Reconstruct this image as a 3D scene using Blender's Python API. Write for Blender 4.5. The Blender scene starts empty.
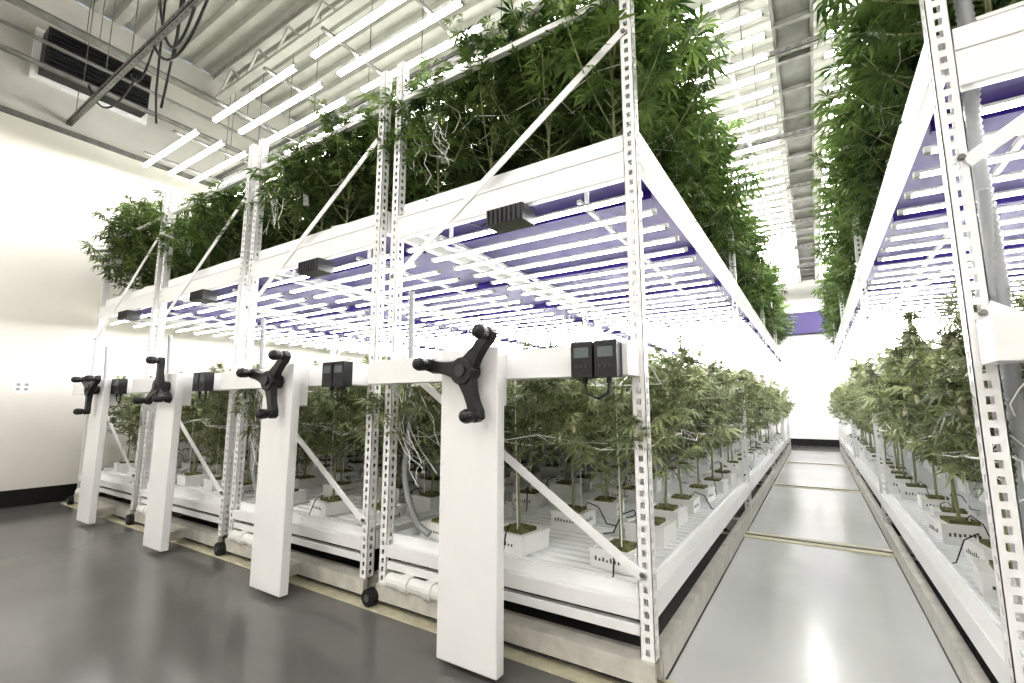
import bpy, math, random
from mathutils import Vector, Matrix
random.seed(7)
scene=bpy.context.scene
PI=math.pi
# ---------------------------------------------------------------- materials
def mat(name,col,rough=.5,metal=0.0,var=0.0,vscale=6.0,emit=None,estr=0,bump=0.0,bscale=40,trans=0.0,rnd=0.0,spec=None,col2=None):
    m=bpy.data.materials.new(name); m.use_nodes=True
    nt=m.node_tree; N=nt.nodes; L=nt.links
    b=N['Principled BSDF']; out=N['Material Output']
    b.inputs['Base Color'].default_value=(*col,1)
    b.inputs['Roughness'].default_value=rough
    b.inputs['Metallic'].default_value=metal
    if spec is not None: b.inputs['Specular IOR Level'].default_value=spec
    if emit:
        b.inputs['Emission Color'].default_value=(*emit,1); b.inputs['Emission Strength'].default_value=estr
    if var>0 or col2:
        tc=N.new('ShaderNodeTexCoord'); nz=N.new('ShaderNodeTexNoise'); nz.inputs['Scale'].default_value=vscale
        nz.inputs['Detail'].default_value=4
        L.new(tc.outputs['Object'],nz.inputs['Vector'])
        r=N.new('ShaderNodeValToRGB'); L.new(nz.outputs['Fac'],r.inputs['Fac'])
        c2=col2 if col2 else tuple(min(1,c*(1+var)) for c in col)
        c1=col if col2 else tuple(c*(1-var) for c in col)
        r.color_ramp.elements[0].position=.35; r.color_ramp.elements[1].position=.65
        r.color_ramp.elements[0].color=(*c1,1); r.color_ramp.elements[1].color=(*c2,1)
        src=r.outputs['Color']
        if rnd>0:
            oi=N.new('ShaderNodeObjectInfo'); hs=N.new('ShaderNodeHueSaturation')
            mr=N.new('ShaderNodeMapRange'); mr.inputs['To Min'].default_value=1-rnd; mr.inputs['To Max'].default_value=1+rnd
            L.new(oi.outputs['Random'],mr.inputs['Value']); L.new(mr.outputs['Result'],hs.inputs['Value'])
            L.new(src,hs.inputs['Color']); src=hs.outputs['Color']
        L.new(src,b.inputs['Base Color'])
        if trans>0:
            t=N.new('ShaderNodeBsdfTranslucent'); L.new(src,t.inputs['Color'])
            mx=N.new('ShaderNodeMixShader'); mx.inputs['Fac'].default_value=trans
            L.new(b.outputs[0],mx.inputs[1]); L.new(t.outputs[0],mx.inputs[2]); L.new(mx.outputs[0],out.inputs['Surface'])
    if bump>0:
        tc=N.new('ShaderNodeTexCoord'); nz=N.new('ShaderNodeTexNoise'); nz.inputs['Scale'].default_value=bscale
        L.new(tc.outputs['Object'],nz.inputs['Vector'])
        bp=N.new('ShaderNodeBump'); bp.inputs['Strength'].default_value=bump; bp.inputs['Distance'].default_value=.02
        L.new(nz.outputs['Fac'],bp.inputs['Height']); L.new(bp.outputs['Normal'],b.inputs['Normal'])
    return m
M_white=mat('white_powdercoat',(.85,.845,.85),.35,var=.02,vscale=3)
M_slot=mat('slot_shadow',(.10,.10,.10),.6)
M_tray=mat('tray_white_plastic',(.88,.89,.90),.3,var=.02)
M_shadeblue=mat('tray_underside_shade_blue',(.018,.002,.135),.5,var=.1)  # shadow and purple fringing under the upper trays, put into the base colour
M_blue2=mat('far_band_navy',(.02,.008,.10),.5,var=.1)
M_led=mat('led_tube',(1,1,1),.4,emit=(1.0,.985,.96),estr=16)
M_ledU=mat('led_tube_undershelf',(1,1,1),.4,emit=(1.0,.99,.97),estr=16)
M_ledcase=mat('led_housing',(.42,.42,.42),.4)
M_black=mat('black_plastic',(.015,.015,.017),.38,var=.1)
M_box=mat('driver_box_grey',(.045,.045,.05),.5,var=.1)
M_lcd=mat('lcd_face',(.12,.14,.14),.25,var=.05)
M_base=mat('carriage_galvanised',(.60,.58,.53),.45,metal=.1,var=.10,vscale=12)
M_rail=mat('floor_rail_steel',(.60,.565,.43),.45,metal=.1,var=.10,vscale=14)
M_galv=mat('galvanised_strut',(.20,.195,.185),.45,metal=.5,var=.15,vscale=9)
M_traydk=mat('cable_tray_steel',(.15,.145,.135),.5,metal=.3,var=.2,vscale=5)
M_wall=mat('wall_cream_paint',(.765,.74,.69),.6,var=.02,vscale=1.2,bump=.05)
M_wallup=mat('wall_upper_panel',(.46,.445,.415),.6,var=.06,vscale=2)
M_farwall=mat('wall_far_paint',(.84,.82,.82),.6,var=.02)
M_ceil=mat('ceiling_deck_paint',(.47,.46,.435),.55,var=.06)
M_baseb=mat('rubber_baseboard',(.012,.012,.012),.4,var=.1)
M_hose=mat('grey_flex_conduit',(.33,.34,.35),.45,var=.08)
M_pvc=mat('pvc_white',(.8,.8,.78),.3,var=.02)
M_leafL=mat('leaf_lower',(.105,.14,.065),.5,col2=(.39,.42,.235),vscale=6,trans=.32,rnd=.35)
M_leafU=mat('leaf_upper',(.026,.062,.015),.45,col2=(.23,.33,.10),vscale=4.5,trans=.28,rnd=.3)
M_stem=mat('plant_stem',(.26,.28,.15),.6,var=.2,vscale=20)
M_bud=mat('flower_bud',(.46,.46,.32),.7,var=.3,vscale=60)
M_pot=mat('grow_bag_white',(.88,.88,.87),.4,var=.02)
M_soil=mat('coco_medium',(.16,.16,.07),.9,var=.4,vscale=40)
M_ink=mat('printed_ink',(.10,.10,.10),.6)
M_net=mat('trellis_string',(.88,.88,.86),.6)
def floor_mat(name,c1,c2,r0,r1):
    m=bpy.data.materials.new(name); m.use_nodes=True
    nt=m.node_tree; N=nt.nodes; L=nt.links; b=N['Principled BSDF']
    tc=N.new('ShaderNodeTexCoord')
    n1=N.new('ShaderNodeTexNoise'); n1.inputs['Scale'].default_value=.9; n1.inputs['Detail'].default_value=4; n1.inputs['Roughness'].default_value=.5
    n2=N.new('ShaderNodeTexNoise'); n2.inputs['Scale'].default_value=2.5; n2.inputs['Detail'].default_value=3
    L.new(tc.outputs['Object'],n1.inputs['Vector']); L.new(tc.outputs['Object'],n2.inputs['Vector'])
    r=N.new('ShaderNodeValToRGB'); L.new(n1.outputs['Fac'],r.inputs['Fac'])
    r.color_ramp.elements[0].position=.3; r.color_ramp.elements[0].color=(*c1,1)
    r.color_ramp.elements[1].position=.72; r.color_ramp.elements[1].color=(*c2,1)
    L.new(r.outputs['Color'],b.inputs['Base Color'])
    mr=N.new('ShaderNodeMapRange'); mr.inputs['To Min'].default_value=r0; mr.inputs['To Max'].default_value=r1
    L.new(n2.outputs['Fac'],mr.inputs['Value']); L.new(mr.outputs['Result'],b.inputs['Roughness'])
    bp=N.new('ShaderNodeBump'); bp.inputs['Strength'].default_value=.05; bp.inputs['Distance'].default_value=.01
    L.new(n1.outputs['Fac'],bp.inputs['Height']); L.new(bp.outputs['Normal'],b.inputs['Normal'])
    return m
M_floor=floor_mat('polished_concrete',(.128,.124,.122),(.175,.170,.167),.13,.20)
M_aisle=floor_mat('aisle_epoxy_panel',(.54,.545,.555),(.64,.645,.655),.14,.24)
# ---------------------------------------------------------------- mesh builder
class MB:
    def __init__(s): s.v=[];s.f=[];s.m=[];s.mats=[]
    def mi(s,m):
        if m not in s.mats: s.mats.append(m)
        return s.mats.index(m)
    def add(s,vs,fs,m):
        o=len(s.v); i=s.mi(m); s.v+= [tuple(v) for v in vs]
        for f in fs: s.f.append(tuple(o+k for k in f)); s.m.append(i)
    def box(s,x0,x1,y0,y1,z0,z1,m):
        vs=[(x0,y0,z0),(x1,y0,z0),(x1,y1,z0),(x0,y1,z0),(x0,y0,z1),(x1,y0,z1),(x1,y1,z1),(x0,y1,z1)]
        fs=[(3,2,1,0),(4,5,6,7),(0,1,5,4),(1,2,6,5),(2,3,7,6),(3,0,4,7)]
        s.add(vs,fs,m)
    def beam(s,p,q,w,h,m,up=(0,0,1)):
        p=Vector(p);q=Vector(q);d=(q-p).normalized();u=Vector(up)
        a=d.cross(u)
        if a.length<1e-4: a=d.cross(Vector((1,0,0)))
        a.normalize(); b=a.cross(d)
        a*=w/2;b*=h/2
        vs=[p-a-b,p+a-b,p+a+b,p-a+b,q-a-b,q+a-b,q+a+b,q-a+b]
        s.add(vs,[(0,1,2,3),(7,6,5,4),(0,4,5,1),(1,5,6,2),(2,6,7,3),(3,7,4,0)],m)
    def tube(s,pts,r,n,m,caps=True):
        pts=[Vector(p) for p in pts]; rs=r if isinstance(r,(list,tuple)) else [r]*len(pts)
        o=[];fs=[]
        d0=(pts[1]-pts[0]).normalized()
        ref=Vector((0,0,1)) if abs(d0.z)<.9 else Vector((1,0,0))
        a=d0.cross(ref).normalized()
        for i,p in enumerate(pts):
            d=(pts[min(i+1,len(pts)-1)]-pts[max(i-1,0)])
            if d.length<1e-7: d=d0
            d=d.normalized()
            a=(a-d*a.dot(d)).normalized(); b=d.cross(a)
            for k in range(n):
                t=2*PI*k/n; o.append(p+(a*math.cos(t)+b*math.sin(t))*rs[i])
        for i in range(len(pts)-1):
            for k in range(n):
                k2=(k+1)%n; fs.append((i*n+k,i*n+k2,(i+1)*n+k2,(i+1)*n+k))
        if caps:
            fs.append(tuple(reversed(range(n)))); fs.append(tuple((len(pts)-1)*n+k for k in range(n)))
        s.add(o,fs,m)
    def mesh(s,name,smooth=False):
        me=bpy.data.meshes.new(name); me.from_pydata(s.v,[],s.f); me.update()
        for m in s.mats: me.materials.append(m)
        me.polygons.foreach_set('material_index',s.m)
        if smooth: me.polygons.foreach_set('use_smooth',[True]*len(s.f))
        return me
    def obj(s,name,parent=None,smooth=False,bevel=0):
        o=bpy.data.objects.new(name,s.mesh(name,smooth)); scene.collection.objects.link(o)
        if parent: o.parent=parent
        if bevel:
            bv=o.modifiers.new('bevel','BEVEL'); bv.width=bevel; bv.segments=2; bv.limit_method='ANGLE'
        return o
def empty(name,loc=(0,0,0)):
    e=bpy.data.objects.new(name,None); scene.collection.objects.link(e); e.location=loc; e.empty_display_size=.2; return e
# ---------------------------------------------------------------- layout
YF,YE=2.10,14.9
WALLX,RIGHTX,BACKY,FARY,CEIL=-8.15,7.6,-3.2,17.0,6.7
racks=[(-2.32,-.64),(-4.10,-2.43),(-5.90,-4.20),(-7.70,-6.00),(.44,2.12),(2.24,3.92),(4.04,5.72)]
colx=[-.77,-.60,-.50,-.34,-.73,-.73,-.73]     # column centre relative to rack right edge
boxx=[-.15,-.12,-.10,-.10,-.19,-.19,-.19]
ZT=.40    # lower tray
ZU=2.50   # upper tray top
POSTZ=3.6
# ---------------------------------------------------------------- room
b=MB(); b.box(WALLX-.2,RIGHTX+.2,BACKY-.2,FARY+.2,-.15,0,M_floor); b.obj('floor')
b=MB(); b.box(-.638,.438,1.2,4.94,.0,.004,M_aisle)
for (a,c) in ((5.18,8.24),(8.48,11.64),(11.88,14.72)): b.box(-.638,.438,a,c,.0,.004,M_aisle)
b.obj('aisle_floor_panels')
b=MB(); b.box(WALLX-.15,WALLX,BACKY,FARY,0,4.8,M_wall); b.box(WALLX-.15,WALLX-.0,BACKY,FARY,4.8,CEIL,M_wallup); b.obj('wall_left')
b=MB(); b.box(RIGHTX,RIGHTX+.15,BACKY,FARY,0,CEIL,M_wall); b.obj('wall_right')
b=MB(); b.box(WALLX-.15,RIGHTX+.15,FARY,FARY+.15,0,CEIL,M_farwall); b.obj('wall_far')
b=MB(); b.box(WALLX-.15,RIGHTX+.15,BACKY-.15,BACKY,0,CEIL,M_wall); b.obj('wall_back')
b=MB(); b.box(WALLX,WALLX+.015,BACKY,FARY,0,.2,M_baseb); b.obj('baseboard_left')
b=MB(); b.box(WALLX+.015,RIGHTX,FARY-.015,FARY,0,.2,M_baseb); b.obj('baseboard_far')
b=MB(); b.box(WALLX,WALLX+.05,BACKY,FARY,4.78,4.84,M_galv); b.obj('trim_1')
b=MB(); b.box(-7.6,5.6,FARY-.25,FARY-.016,3.40,4.05,M_blue2); b.obj('far_wall_band')  # plain navy band across the upper far wall
# corrugated ceiling deck
b=MB(); y=BACKY; prof=[]
while y<FARY:
    prof+=[(y,CEIL),(y+.10,CEIL),(y+.13,CEIL+.07),(y+.23,CEIL+.07),(y+.26,CEIL)]; y+=.26
vs=[];fs=[]
for (yy,zz) in prof: vs+=[(WALLX,yy,zz),(RIGHTX,yy,zz)]
for i in range(len(prof)-1): fs.append((2*i,2*i+1,2*i+3,2*i+2))
b.add(vs,fs,M_ceil); b.box(WALLX-.15,RIGHTX+.15,BACKY-.15,FARY+.15,CEIL+.12,CEIL+.2,M_ceil); b.obj('ceiling')
# steel joists
for k,yy in enumerate([.2,3.4,6.6,9.8,13.0]):
    b=MB(); z1=CEIL-.02; z0=z1-.42
    for z in (z0,z1-.04): b.box(WALLX,RIGHTX,yy-.06,yy+.06,z,z+.045,M_ceil)
    x=WALLX+.1; up=True
    while x<RIGHTX-.5:
        b.beam((x,yy,z0+.02 if up else z1-.02),(x+.4,yy,z1-.02 if up else z0+.02),.03,.03,M_ceil); x+=.4; up=not up
    b.obj('roof_joist')
# unistrut grid
b=MB()
def strut_x(b,y,z,x0,x1):
    b.box(x0,x1,y-.03,y+.03,z,z+.008,M_galv); b.box(x0,x1,y-.03,y-.024,z,z+.06,M_galv); b.box(x0,x1,y+.024,y+.03,z,z+.06,M_galv)
    x=x0+.05
    while x<x1: b.box(x,x+.05,y-.0305,y-.0300,z+.018,z+.042,M_slot); b.box(x,x+.05,y-.008,y+.008,z-.0006,z,M_slot); x+=.1
ys=[1.68+1.85*i for i in range(8)]
for y in ys: strut_x(b,y,4.92,WALLX+.002,RIGHTX-.002)
for x in (-7.9,-6.1,-5.5,-4.4,-3.5,-2.4,-1.5,-.4,.55,1.6,2.6,3.6):
    for y in ys: b.tube([(x,y,4.93),(x,y,CEIL)],.006,5,M_galv)
b.obj('ceiling_strut_grid')
# overhead cable tray above aisle
b=MB(); b.box(-.10,.26,.6,FARY-.3,5.03,5.05,M_traydk); b.box(-.10,-.07,.6,FARY-.3,4.99,5.14,M_traydk); b.box(.23,.26,.6,FARY-.3,4.99,5.14,M_traydk)
y=.8
while y<16.5: b.box(-.10,.26,y,y+.05,4.985,5.03,M_galv); y+=.6
b.obj('overhead_cable_tray')
# pipes on left
for k,(x,z,r) in enumerate([(-7.75,5.38,.035),(-7.3,5.75,.05),(-6.9,5.2,.02)]):
    b=MB(); b.tube([(x,BACKY+.05,z),(x,FARY-.05,z)],r,12,M_galv)
    for y in ys: b.tube([(x,y,z),(x,y,CEIL)],.006,5,M_galv)
    b.obj('ceiling_conduit_pipe',smooth=False)
# vent
b=MB(); X=WALLX
b.box(X,X+.05,1.25,2.5,5.36,6.05,M_white); b.box(X+.05,X+.30,1.32,2.42,5.42,5.99,M_black)
for i in range(9): b.beam((X+.31,1.34,5.46+i*.06),(X+.31,2.40,5.46+i*.06),.05,.008,M_black)
b.obj('wall_vent_louver')
# outlet
b=MB(); b.box(X,X+.008,1.50,1.68,1.35,1.50,M_pvc)
for yy in (1.555,1.625):
    for zz in (1.40,1.455): b.box(X+.008,X+.010,yy-.018,yy+.018,zz-.017,zz+.017,M_ledcase); b.box(X+.010,X+.0105,yy-.008,yy-.003,zz-.008,zz+.008,M_slot); b.box(X+.010,X+.0105,yy+.003,yy+.008,zz-.008,zz+.008,M_slot)
b.obj('wall_outlet',bevel=.002)
# hanging black cables
b=MB()
def sag(p,q,s,n=12):
    p=Vector(p);q=Vector(q); return [p.lerp(q,i/n)+Vector((0,0,-s*4*(i/n)*(1-i/n))) for i in range(n+1)]
b.tube([(-5.55,1.9,CEIL),(-5.56,1.9,6),(-5.62,1.92,5.4),(-5.58,1.9,4.95)],.016,6,M_black)
b.tube([(-5.65,1.95,CEIL),(-5.60,1.95,5.9),(-5.75,1.95,5.2),(-6.1,2.0,4.6)],.014,6,M_black)
b.tube([(-6.35,2.0,CEIL),(-6.33,2.0,5.8),(-6.36,2.02,4.9),(-6.5,2.1,4.6)],.013,6,M_black)
b.tube(sag((-5.6,1.7,5.0),(-4.3,1.7,5.0),.45),.014,6,M_black)
b.tube(sag((-5.7,1.75,5.6),(-4.6,1.7,5.0),.55),.014,6,M_black)
b.tube(sag((-4.3,1.7,5.0),(-3.6,1.8,5.9),.2),.014,6,M_black)
b.tube(sag((-7.6,1.7,5.3),(-6.3,1.8,4.95),.35),.012,6,M_black)
b.tube(sag((-6.3,1.75,4.95),(-5.6,1.75,5.2),.30),.012,6,M_black)
b.obj('hanging_power_cables',smooth=True)
# fill lights added out of view behind the camera to brighten rack fronts
for x in (-6.2,-3.2,-.2,2.8,5.6):
    b=MB(); b.box(x-.62,x+.62,-1.75,-1.10,5.40,5.47,M_ledcase)
    b.add([(x-.58,-1.71,5.395),(x+.58,-1.71,5.395),(x+.58,-1.14,5.395),(x-.58,-1.14,5.395)],[(3,2,1,0)],M_led)
    for dx in (-.5,.5): b.tube([(x+dx,-1.42,5.47),(x+dx,-1.42,CEIL)],.006,5,M_galv)
    b.obj('added_front_fill_light')
# ---------------------------------------------------------------- LED bars
def led_bar(b,x0,x1,y,z,w,h,ml):
    b.box(x0,x1,y-w/2,y+w/2,z,z+.014,M_ledcase)
    vs=[];pr=[(-w/2,0),(-w*.42,-h*.7),(w*.42,-h*.7),(w/2,0)]
    for x in (x0+.02,x1-.02): vs+=[(x,y+a,z+c) for a,c in pr]
    b.add(vs,[(0,1,5,4),(1,2,6,5),(2,3,7,6)],ml)
    b.box(x0,x0+.025,y-w/2,y+w/2,z-h*.8,z,M_ledcase); b.box(x1-.025,x1,y-w/2,y+w/2,z-h*.8,z,M_ledcase)
for (x0,x1) in [(-7.8,-6.2),(-5.82,-4.15),(-3.9,-2.25),(-1.78,-.13),(.30,1.95),(2.3,3.95),(4.3,5.9)]:
    e=empty('overhead_led_light_array'); b=MB(); y=2.44
    while y<14.9: led_bar(b,x0,x1,y,4.6,.045,.045,M_led); y+=.30
    b.obj('led_bars',e); b=MB()
    for x in (x0+.35,x1-.35):
        b.box(x-.015,x+.015,2.3,15.0,4.614,4.64,M_galv)
        for y in ys[1:]: b.tube([(x,y,4.64),(x,y,4.92)],.006,5,M_galv)
    b.obj('mounting_rails',e)
# ---------------------------------------------------------------- upright post (slotted)
PW=.062
def post_faces(b,x,y,z0,z1,w=PW):
    t=.003; pitch=.05; slot=.026; g0=.021; g1=.041
    def face(axis,off):
        for (a0,a1) in ((0,g0),(g1,w)):
            if axis=='x': b.box(x+a0,x+a1,off,off+t,z0,z1,M_white)
            else: b.box(off,off+t,y+a0,y+a1,z0,z1,M_white)
        z=z0
        while z<z1-.01:
            zz=min(z+pitch-slot,z1)
            if axis=='x': b.box(x+g0,x+g1,off,off+t,z,zz,M_white)
            else: b.box(off,off+t,y+g0,y+g1,z,zz,M_white)
            z+=pitch
    face('x',y); face('y',x); face('y',x+w-t)
    b.box(x,x+.018,y+w-t,y+w,z0,z1,M_white); b.box(x+w-.018,x+w,y+w-t,y+w,z0,z1,M_white)
PYS=[YF+.0,5.58,9.1,12.2,YE-.08]
def flex(b,pts,r,m=M_hose):
    P=[Vector(p) for p in pts]; out=[]
    for i in range(len(P)-1):
        p0=P[max(i-1,0)];p1=P[i];p2=P[i+1];p3=P[min(i+2,len(P)-1)]
        n=max(4,int((p2-p1).length/.012))
        for k in range(n):
            t=k/n; out.append(.5*((2*p1)+(-p0+p2)*t+(2*p0-5*p1+4*p2-p3)*t*t+(-p0+3*p1-3*p2+p3)*t**3))
    out.append(P[-1]); rs=[r*(1 if i%2 else .78) for i in range(len(out))]
    b.tube(out,rs,8,m)
crank_rot=[50,45,92,30,60,20,80]
for ri,(xl,xr) in enumerate(racks):
    e=empty('mobile_grow_rack'); W=xr-xl
    b=MB()
    for y in PYS:
        for x in (xl,xr-PW): post_faces(b,x,y,.13,POSTZ)
    b.obj('slotted_uprights',e)
    b=MB()  # frame
    for x in (xl+.031,xr-.031):
        b.box(x-.03,x+.03,YF+.07,YE-.08,.29,ZT,M_white)
        b.box(x-.027,x+.027,YF+.07,YE-.08,ZU-.10,ZU+.06,M_white)
    for y in PYS:
        b.box(xl+.06,xr-.06,y+.01,y+.05,.22,.265,M_white)     # low tie
        b.box(xl+.06,xr-.06,y+.01,y+.05,3.30,3.335,M_white)   # top tie
        b.beam((xl+.05,y-.006,2.02),(xr-.04,y-.006,3.08),.045,.008,M_white,up=(0,1,0))
        b.beam((xl+.05,y-.006,1.52),(xr-.04,y-.006,.47),.045,.008,M_white,up=(0,1,0))
        for (bx,bz) in ((xl+.04,2.04),(xr-.04,3.07),(xl+.04,1.50),(xr-.04,.48)):
            b.tube([(bx,y-.02,bz),(bx,y-.001,bz)],.012,6,M_galv)
    b.box(xl+.06,xr-.06,YF+.0,YF+.045,ZU-.20,ZU-.05,M_white)
    b.box(xl+.06,xr-.06,YF-.006,YF+.0,ZU-.20,ZU-.185,M_white); b.box(xl+.06,xr-.06,YF-.006,YF+.0,ZU-.065,ZU-.05,M_white)
    b.box(xl+.06,xr-.06,YF+.0,YF+.045,.29,.36,M_white)
    b.box(xl+.02,xr-.02,YF-.16,YF-.03,1.33,1.47,M_white)
    for x in (xl+.02,xr-.07): b.box(x,x+.05,YF-.03,YF,1.33,1.47,M_white)
    b.obj('frame_beams',e,bevel=.003)
    # trays
    for lev,(z,under) in enumerate(((ZT-.03,M_white),(ZU,M_shadeblue))):
        b=MB(); x0=xl+.075;x1=xr-.075; y=YF+.06; vs=[];fs=[];pr=[]
        while y<YE-.1:
            pr+=[(y,z-.012),(y+.035,z-.012),(y+.045,z+.010),(y+.075,z+.010),(y+.085,z-.012)]; y+=.085
        for (yy,zz) in pr: vs+=[(x0,yy,zz),(x1,yy,zz)]
        for i in range(len(pr)-1): fs.append((2*i,2*i+1,2*i+3,2*i+2))
        b.add(vs,fs,M_tray)
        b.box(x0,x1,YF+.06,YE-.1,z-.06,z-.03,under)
        rim=.05
        b.box(x0-.012,x0,YF+.05,YE-.09,z-.06,z+rim,M_tray); b.box(x1,x1+.012,YF+.05,YE-.09,z-.06,z+rim,M_tray)
        b.box(x0,x1,YF+.045,YF+.06,z-.06,z+rim,M_tray); b.box(x0,x1,YE-.1,YE-.085,z-.06,z+rim,M_tray)
        y=YF+.5
        while y<YE: b.box(x0,x1,y,y+.04,z-.11,z-.06,M_shadeblue if lev else M_white); y+=1.2
        b.obj('upper_tray' if lev else 'lower_tray',e)
    b=MB(); y=YF+.14
    while y<YE-.1: led_bar(b,xl+.02,xr-.02,y,2.26,.030,.016,M_ledU); y+=.25
    b.obj('undershelf_led_bars',e)
    b=MB()
    for x in (xl+.35,xr-.35): 
        b.box(x-.012,x+.012,YF+.1,YE-.12,2.274,2.295,M_ledcase)
        for y in PYS: b.box(x-.01,x+.01,y+.2,y+.22,2.295,2.44,M_white) if y<14 else None
    b.obj('led_mounting_rails',e)
    b=MB()
    for y in [YF-.02,5.0,8.3,11.7,YE-.12]:
        b.box(xl+.0,xr-.0,y,y+.03,.045,.13,M_base); b.box(xl,xr,y+.09,y+.12,.045,.13,M_base); b.box(xl,xr,y,y+.12,.13,.136,M_base)
    for x in (xl+.0,xr-.05): b.box(x,x+.05,YF+.11,YE-.1,.018,.14,M_base)
    b.obj('carriage_base',e)
    b=MB()
    for y in [YF-.045]:
        for x in (xl-.02,):
            b.tube([(x,y-.02,.06),(x,y+.03,.06)],.05,16,M_black); b.tube([(x,y-.03,.06),(x,y-.02,.06)],.02,10,M_galv)
    for y in [YF+.06,5.06,8.36,11.76,YE-.06]:
        for x in (xl+.2,xr-.2): b.tube([(x,y-.015,.062),(x,y+.015,.062)],.055,14,M_black)
    b.obj('carriage_wheels',e)
    b=MB(); cx=xr+colx[ri]
    b.box(cx-.172,cx+.172,1.80,1.86,.03,1.475,M_white)
    b.obj('drive_column_cover',e,bevel=.006)
    b=MB(); b.box(cx-.13,cx+.13,1.86,YF-.16,1.20,1.45,M_white); b.box(cx-.16,cx-.06,1.86,YF-.02,.05,.12,M_base); b.obj('column_bracket',e)
    # crank
    e2=empty('three_spoke_hand_crank',(cx+.03,1.80,1.36))
    b=MB()
    b.tube([(0,0,0),(0,-.05,0)],.045,20,M_black); b.tube([(0,-.05,0),(0,-.10,0)],[.072,.064],20,M_black); b.tube([(0,-.10,0),(0,-.112,0)],.03,16,M_box)
    for k in range(3):
        a=math.radians(crank_rot[ri]+120*k); d=Vector((math.cos(a),0,math.sin(a))); pv=Vector((-d.z,0,d.x))
        prof=[(.02,.066),(.06,.050),(.11,.037),(.16,.034),(.205,.040),(.245,.030)]
        vs=[];fs=[]
        for (s_,w_) in prof:
            for (c_,yy) in ((-1,-.052),(1,-.052),(1,-.092),(-1,-.092)):
                k_=.75 if yy<-.08 else 1
                vs.append(d*s_+pv*(c_*w_*k_)+Vector((0,yy,0)))
        for i in range(len(prof)-1):
            for j in range(4): j2=(j+1)%4; fs.append((i*4+j,i*4+j2,(i+1)*4+j2,(i+1)*4+j))
        fs+= [(3,2,1,0),tuple((len(prof)-1)*4+j for j in range(4))]
        b.add(vs,fs,M_black)
        c=d*.22
        b.tube([c+Vector((0,y_,0)) for y_ in (-.05,-.09,-.10,-.115,-.15,-.17,-.18)],[.030,.030,.022,.030,.033,.026,.010],14,M_black)
    o=b.obj('crank_body',e2,smooth=False,bevel=.004)
    # controllers
    e3=empty('rack_control_box',(xr+boxx[ri],YF-.16,1.395)); b=MB()
    for dx in (-.055,.055):
        b.box(dx-.05,dx+.05,-.07,0,-.075,.08,M_black); b.box(dx-.035,dx+.035,-.073,-.07,.01,.055,M_lcd)
        for j in range(3): b.box(dx-.03+j*.022,dx-.016+j*.022,-.074,-.07,-.035,-.02,M_box)
        b.tube([(dx,-.03,-.075),(dx,-.03,-.10)],.012,8,M_black)
    b.tube([(-.055,-.03,-.10),(-.05,-.03,-.14),(0,-.02,-.165),(.05,-.03,-.14),(.055,-.03,-.10)],.006,6,M_black)
    b.obj('control_box_body',e3,bevel=.004)
    # led driver box under shelf
    e4=empty('led_driver_box',(xr-.74,YF-.0,2.285)); b=MB()
    b.box(-.12,.12,-.04,.10,-.08,.015,M_box)
    for j in range(8): b.box(-.11+j*.030,-.100+j*.030,-.052,-.04,-.075,.01,M_box)
    b.tube([(-.12,.02,-.02),(-.2,.02,-.04),(-.3,.04,.01)],.006,6,M_black)
    b.obj('driver_body',e4,bevel=.003)
    # irrigation pipe and conduit
    e5=empty('irrigation_pipe_assembly'); b=MB()
    b.tube([(xl+.10,YF+.0,.17),(xl+.55,YF+.0,.17)],.042,14,M_pvc); b.tube([(xl+.22,YF+.0,.17),(xl+.28,YF+.0,.17)],.052,14,M_pvc); b.tube([(xl+.40,YF+.0,.17),(xl+.46,YF+.0,.17)],.052,14,M_pvc)
    b.tube([(xl+.34,YF+.0,.17),(xl+.34,YF+.12,.17),(xl+.34,YF+.13,.31)],.03,12,M_pvc)
    b.obj('pvc_drain',e5,smooth=False); b=MB()
    flex(b,[(xl+.11,YF+.10,1.95),(xl+.10,YF+.12,1.5),(xl+.12,YF+.11,1.1),(xl+.10,YF+.10,.75),(xl+.18,YF+.12,.5),(xl+.28,YF+.14,.42)],.022)
    b.obj('flex_hose',e5,smooth=True)
e=empty('flexible_conduit'); b=MB()
flex(b,[(.56,YF+.10,3.0),(.57,YF+.11,2.5),(.55,YF+.12,2.2),(.56,YF+.12,1.7),(.555,YF+.11,1.25),(.57,YF+.12,.9),(.64,YF+.14,.65),(.80,YF+.18,.50)],.028)
b.obj('hose',e,smooth=True)
for y in (YF+.04,5.06,8.36,11.76,YE-.06):
    b=MB(); b.box(-7.95,RIGHTX-.5,y-.11,y+.11,.0,.008,M_rail); b.box(-7.95,RIGHTX-.5,y-.018,y+.018,.008,.015,M_galv); b.obj('floor_track_rail')
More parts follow.
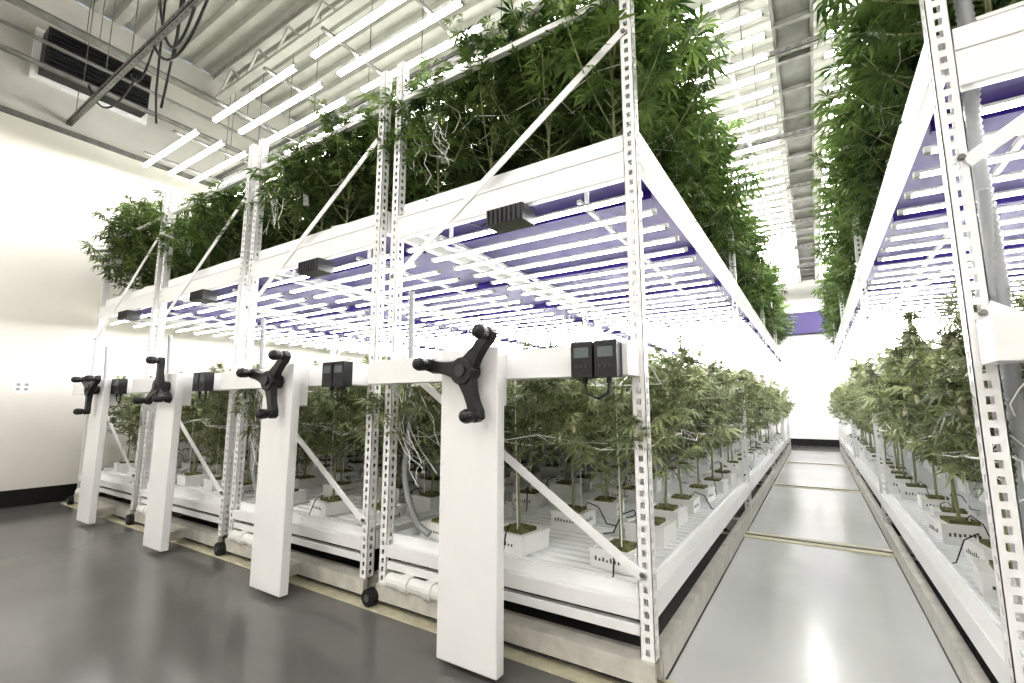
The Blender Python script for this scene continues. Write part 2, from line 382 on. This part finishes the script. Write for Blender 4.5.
# ---------------------------------------------------------------- plants
def leaf(b,pos,dr,nrm,size,m,rg):
    d=dr.normalized(); s=d.cross(nrm)
    if s.length<1e-3: s=Vector((1,0,0))
    s.normalize(); n=s.cross(d).normalized()
    vs=[];fs=[]
    for ang,ln in ((0,1),(30,.92),(-30,.92),(62,.68),(-62,.68),(105,.38),(-105,.38)):
        a=math.radians(ang+rg.uniform(-5,5)); u=d*math.cos(a)+s*math.sin(a); w=n.cross(u)
        L_=size*ln; dz=rg.uniform(.05,.4)
        base=pos; mid=pos+u*L_*.45+n*L_*.03; tip=pos+u*L_-n*L_*dz
        o=len(vs); vs+=[base,mid+w*L_*.09+n*L_*.03,tip,mid-w*L_*.09+n*L_*.03]; fs.append((o,o+1,o+2,o+3))
    b.add(vs,fs,m)
def make_plant(name,seed,H,R,bare,nb,nn,size,lm,bud,pot=(.21,.13),tag=False):
    rg=random.Random(seed); b=MB(); pw,ph=pot
    h=pw/2
    b.box(-h,h,-h,h,0,ph,M_pot)
    for (x0,x1,y0,y1) in ((-h-.004,h+.004,-h-.004,-h+.012),(-h-.004,h+.004,h-.012,h+.004),(-h-.004,-h+.012,-h,h),(h-.012,h+.004,-h,h)):
        b.box(x0,x1,y0,y1,ph-.01,ph+.008,M_pot)
    b.box(-h+.05,h-.05,-h+.05,h-.05,ph,ph+.02,M_soil)
    for j in range(7):
        a0=-h+.03+j*.022; 
        b.box(a0,a0+.010,-h-.001,-h,ph*.40,ph*.40+rg.uniform(.012,.026),M_ink); b.box(h,h+.001,a0,a0+.010,ph*.40,ph*.40+rg.uniform(.012,.026),M_ink)
    # drip line and support stakes
    b.tube([(h-.03,0,ph+.03),(h-.02,.02,ph+.06),(h+.05,.05,ph+.03),(h+.10,.07,.02),(h+.16,.09,.008)],.004,4,M_black)
    if bud: b.tube([(.05,.03,ph),(.06+rg.uniform(-.04,.04),.04,H*.98)],.004,4,M_net)
    if tag:
        b.add([(.40,-.12,.30),(.46,-.10,.30),(.46,-.10,.42),(.40,-.12,.42)],[(0,1,2,3)],M_pot); b.tube([(.43,-.11,.42),(.40,-.08,.5)],.002,3,M_net)
        b.add([(-.12,.43,.52),(-.10,.44,.40),(-.16,.45,.39),(-.18,.44,.51)],[(0,1,2,3)],M_pot)
    top=Vector((rg.uniform(-.05,.05),rg.uniform(-.05,.05),H*.93))
    sp=[Vector((0,0,ph)),Vector((rg.uniform(-.02,.02),rg.uniform(-.02,.02),ph+(H-ph)*.3)),Vector((rg.uniform(-.03,.03),rg.uniform(-.03,.03),ph+(H-ph)*.62)),top]
    b.tube(sp,[.010,.009,.007,.003],5,M_stem)
    def stem_at(z):
        for i in range(3):
            if z<=sp[i+1].z: 
                t=(z-sp[i].z)/(sp[i+1].z-sp[i].z); return sp[i].lerp(sp[i+1],max(0,t))
        return sp[-1].copy()
    for i in range(nb):
        f=i/nb; z=bare+(H*.92-bare)*f*.85; az=i*2.399+rg.uniform(-.4,.4); Ln=R*(1-.45*f)*rg.uniform(.6,1.2)
        p0=stem_at(z); zt=min(H*rg.uniform(.92,1.06),z+rg.uniform(.15,.45)*(1-.4*f)+ (H-z)*.25)
        p2=Vector((p0.x+Ln*math.cos(az),p0.y+Ln*math.sin(az),zt)); p1=Vector((p0.x+Ln*.75*math.cos(az),p0.y+Ln*.75*math.sin(az),z+(zt-z)*.35))
        q=[p0*(1-t)**2+p1*2*t*(1-t)+p2*t*t for t in (0,.25,.5,.75,1)]
        b.tube(q,[.005,.0045,.004,.003,.002],4,M_stem,caps=False)
        for k in range(nn):
            t=.22+.78*(k+rg.random()*.6)/nn; t=min(t,1)
            p=p0*(1-t)**2+p1*2*t*(1-t)+p2*t*t
            for sgn in (0,PI):
                a=az+PI/2*(1 if sgn else -1)*rg.uniform(.5,1.2)+rg.uniform(-.5,.5)
                d=Vector((math.cos(a),math.sin(a),rg.uniform(-.6,.4)))
                nr=Vector((rg.uniform(-.6,.6),rg.uniform(-.6,.6),1))
                pp=p+d*rg.uniform(.01,.06)+Vector((0,0,rg.uniform(-.02,.03)))
                leaf(b,pp,d,nr,size*rg.uniform(.6,1.2),lm,rg)
        if bud:
            for q_ in range(2):
                c=p2+Vector((rg.uniform(-.03,.03)*q_*2,rg.uniform(-.03,.03)*q_*2,-.06*q_)); Lb=rg.uniform(.04,.07); rr=rg.uniform(.008,.014)
                b.tube([c+Vector((0,0,-Lb*.4)),c+Vector((0,0,-Lb*.15)),c+Vector((.003,0,Lb*.15)),c+Vector((0,.003,Lb*.4)),c+Vector((0,0,Lb*.62))],[rr*.4,rr,rr*1.0,rr*.7,.003],6,M_bud)
                for w_ in range(9):
                    a=rg.uniform(0,6.28); d=Vector((math.cos(a),math.sin(a),rg.uniform(.1,1.0))); leaf(b,c+Vector((0,0,rg.uniform(-.03,.04))),d,Vector((0,0,1)),size*.6,lm,rg)
    for k in range(14):
        a=rg.uniform(0,6.28); leaf(b,top+Vector((0,0,rg.uniform(-.15,.03))),Vector((math.cos(a),math.sin(a),rg.uniform(0,.9))),Vector((0,0,1)),size*.8,lm,rg)
    return b.mesh(name)
low=[make_plant('cannabis_low_%d'%i,100+i,1.17,.47,.42,29,7,.108,M_leafL,True,(.24,.10)) for i in range(5)]
low+=[make_plant('cannabis_low_small',120,.80,.30,.16,18,7,.10,M_leafL,True,(.24,.10))]
upp=[make_plant('cannabis_up_%d'%i,200+i,1.40,.52,.14,32,7,.15,M_leafU,False,(.20,.115),tag=(i==0)) for i in range(5)]
upscale={0:(.82,1.12),1:(.56,.80),2:(.52,.74),3:(.68,.97),4:(.70,1.06),5:(.8,1.05),6:(.8,1.05)}
for ri,(xl,xr) in enumerate(racks):
    W=xr-xl
    for lev in (0,1):
        e=empty('cannabis_plants_upper_shelf' if lev else 'cannabis_plants_lower_shelf')
        z=(ZU if lev else ZT-.03)+.0105
        y=YF+(.24 if lev else .36); row=0
        while y<YE-.3:
            for c in range(4 if lev else 3):
                n_=4 if lev else 3
                x=xl+W*(c+.5)/n_+random.uniform(-.04,.04)
                me=random.choice(upp if lev else low[:5])
                if not lev and row<2 and random.random()<.30: me=low[5]
                o=bpy.data.objects.new('cannabis_plant',me); scene.collection.objects.link(o); o.parent=e
                o.location=(x,y+random.uniform(-.05,.05)+(.1 if c%2 and row else 0),z)
                o.rotation_euler=(0,0,random.choice((0,PI/2,PI,-PI/2))+random.uniform(-.15,.15))
                if lev:
                    s=random.uniform(*upscale[ri])
                    if ri==0 and c==0 and row<3: s*=.82
                    w_=max(.78,min(1.12,s*random.uniform(.80,1.22)))
                else: s=random.uniform(.82,1.08); w_=random.uniform(.90,1.05)
                o.scale=(w_,w_,s)
            y+=.46 if lev else .52; row+=1
    e=empty('trellis_netting')
    for lev,zns in enumerate(((1.02,1.36),(3.0,))):
        b=MB(); rg=random.Random(ri*7+lev)
        for zn in zns:
            nx=9; ny=int((YE-YF)/.2)
            G=[[Vector((xl+.04+(W-.08)*i/(nx-1)+rg.uniform(-.03,.03),YF+.12+.2*j+rg.uniform(-.03,.03),zn+rg.uniform(-.06,.05))) for j in range(ny)] for i in range(nx)]
            for i in range(nx): b.tube(G[i],.0035,3,M_net,caps=False)
            for j in range(ny): b.tube([G[i][j] for i in range(nx)],.0035,3,M_net,caps=False)
            for k in range(18 if lev else 8):
                x0=xl+rg.uniform(.05,.4 if lev else .2); zt=zn+rg.uniform(0,.4 if lev else .1)
                pts=[Vector((x0,YF+.08,zt))]
                for q in range(5): pts.append(pts[-1]+Vector((rg.uniform(-.04,.08),rg.uniform(-.02,.02),-rg.uniform(.02,.10))))
                b.tube(pts,.003,3,M_net,caps=False)
        b.obj('netting_level_%d'%(lev+1),e)
# ---------------------------------------------------------------- world + camera
w=bpy.data.worlds.new('world'); scene.world=w; w.use_nodes=True
w.node_tree.nodes['Background'].inputs[0].default_value=(.9,.95,1,1); w.node_tree.nodes['Background'].inputs[1].default_value=.3
cam=bpy.data.cameras.new('camera'); co=bpy.data.objects.new('camera',cam); scene.collection.objects.link(co)
co.location=(0,0,1.2); co.rotation_euler=(math.radians(97.8),0,math.radians(32.76))
cam.sensor_width=36; cam.lens=36*468/1024; cam.clip_start=.05
scene.camera=co
scene.view_settings.view_transform='Standard'
for lk in ('Medium High Contrast','None'):
    try:
        scene.view_settings.look=lk; break
    except Exception: pass
scene.view_settings.exposure=1.0
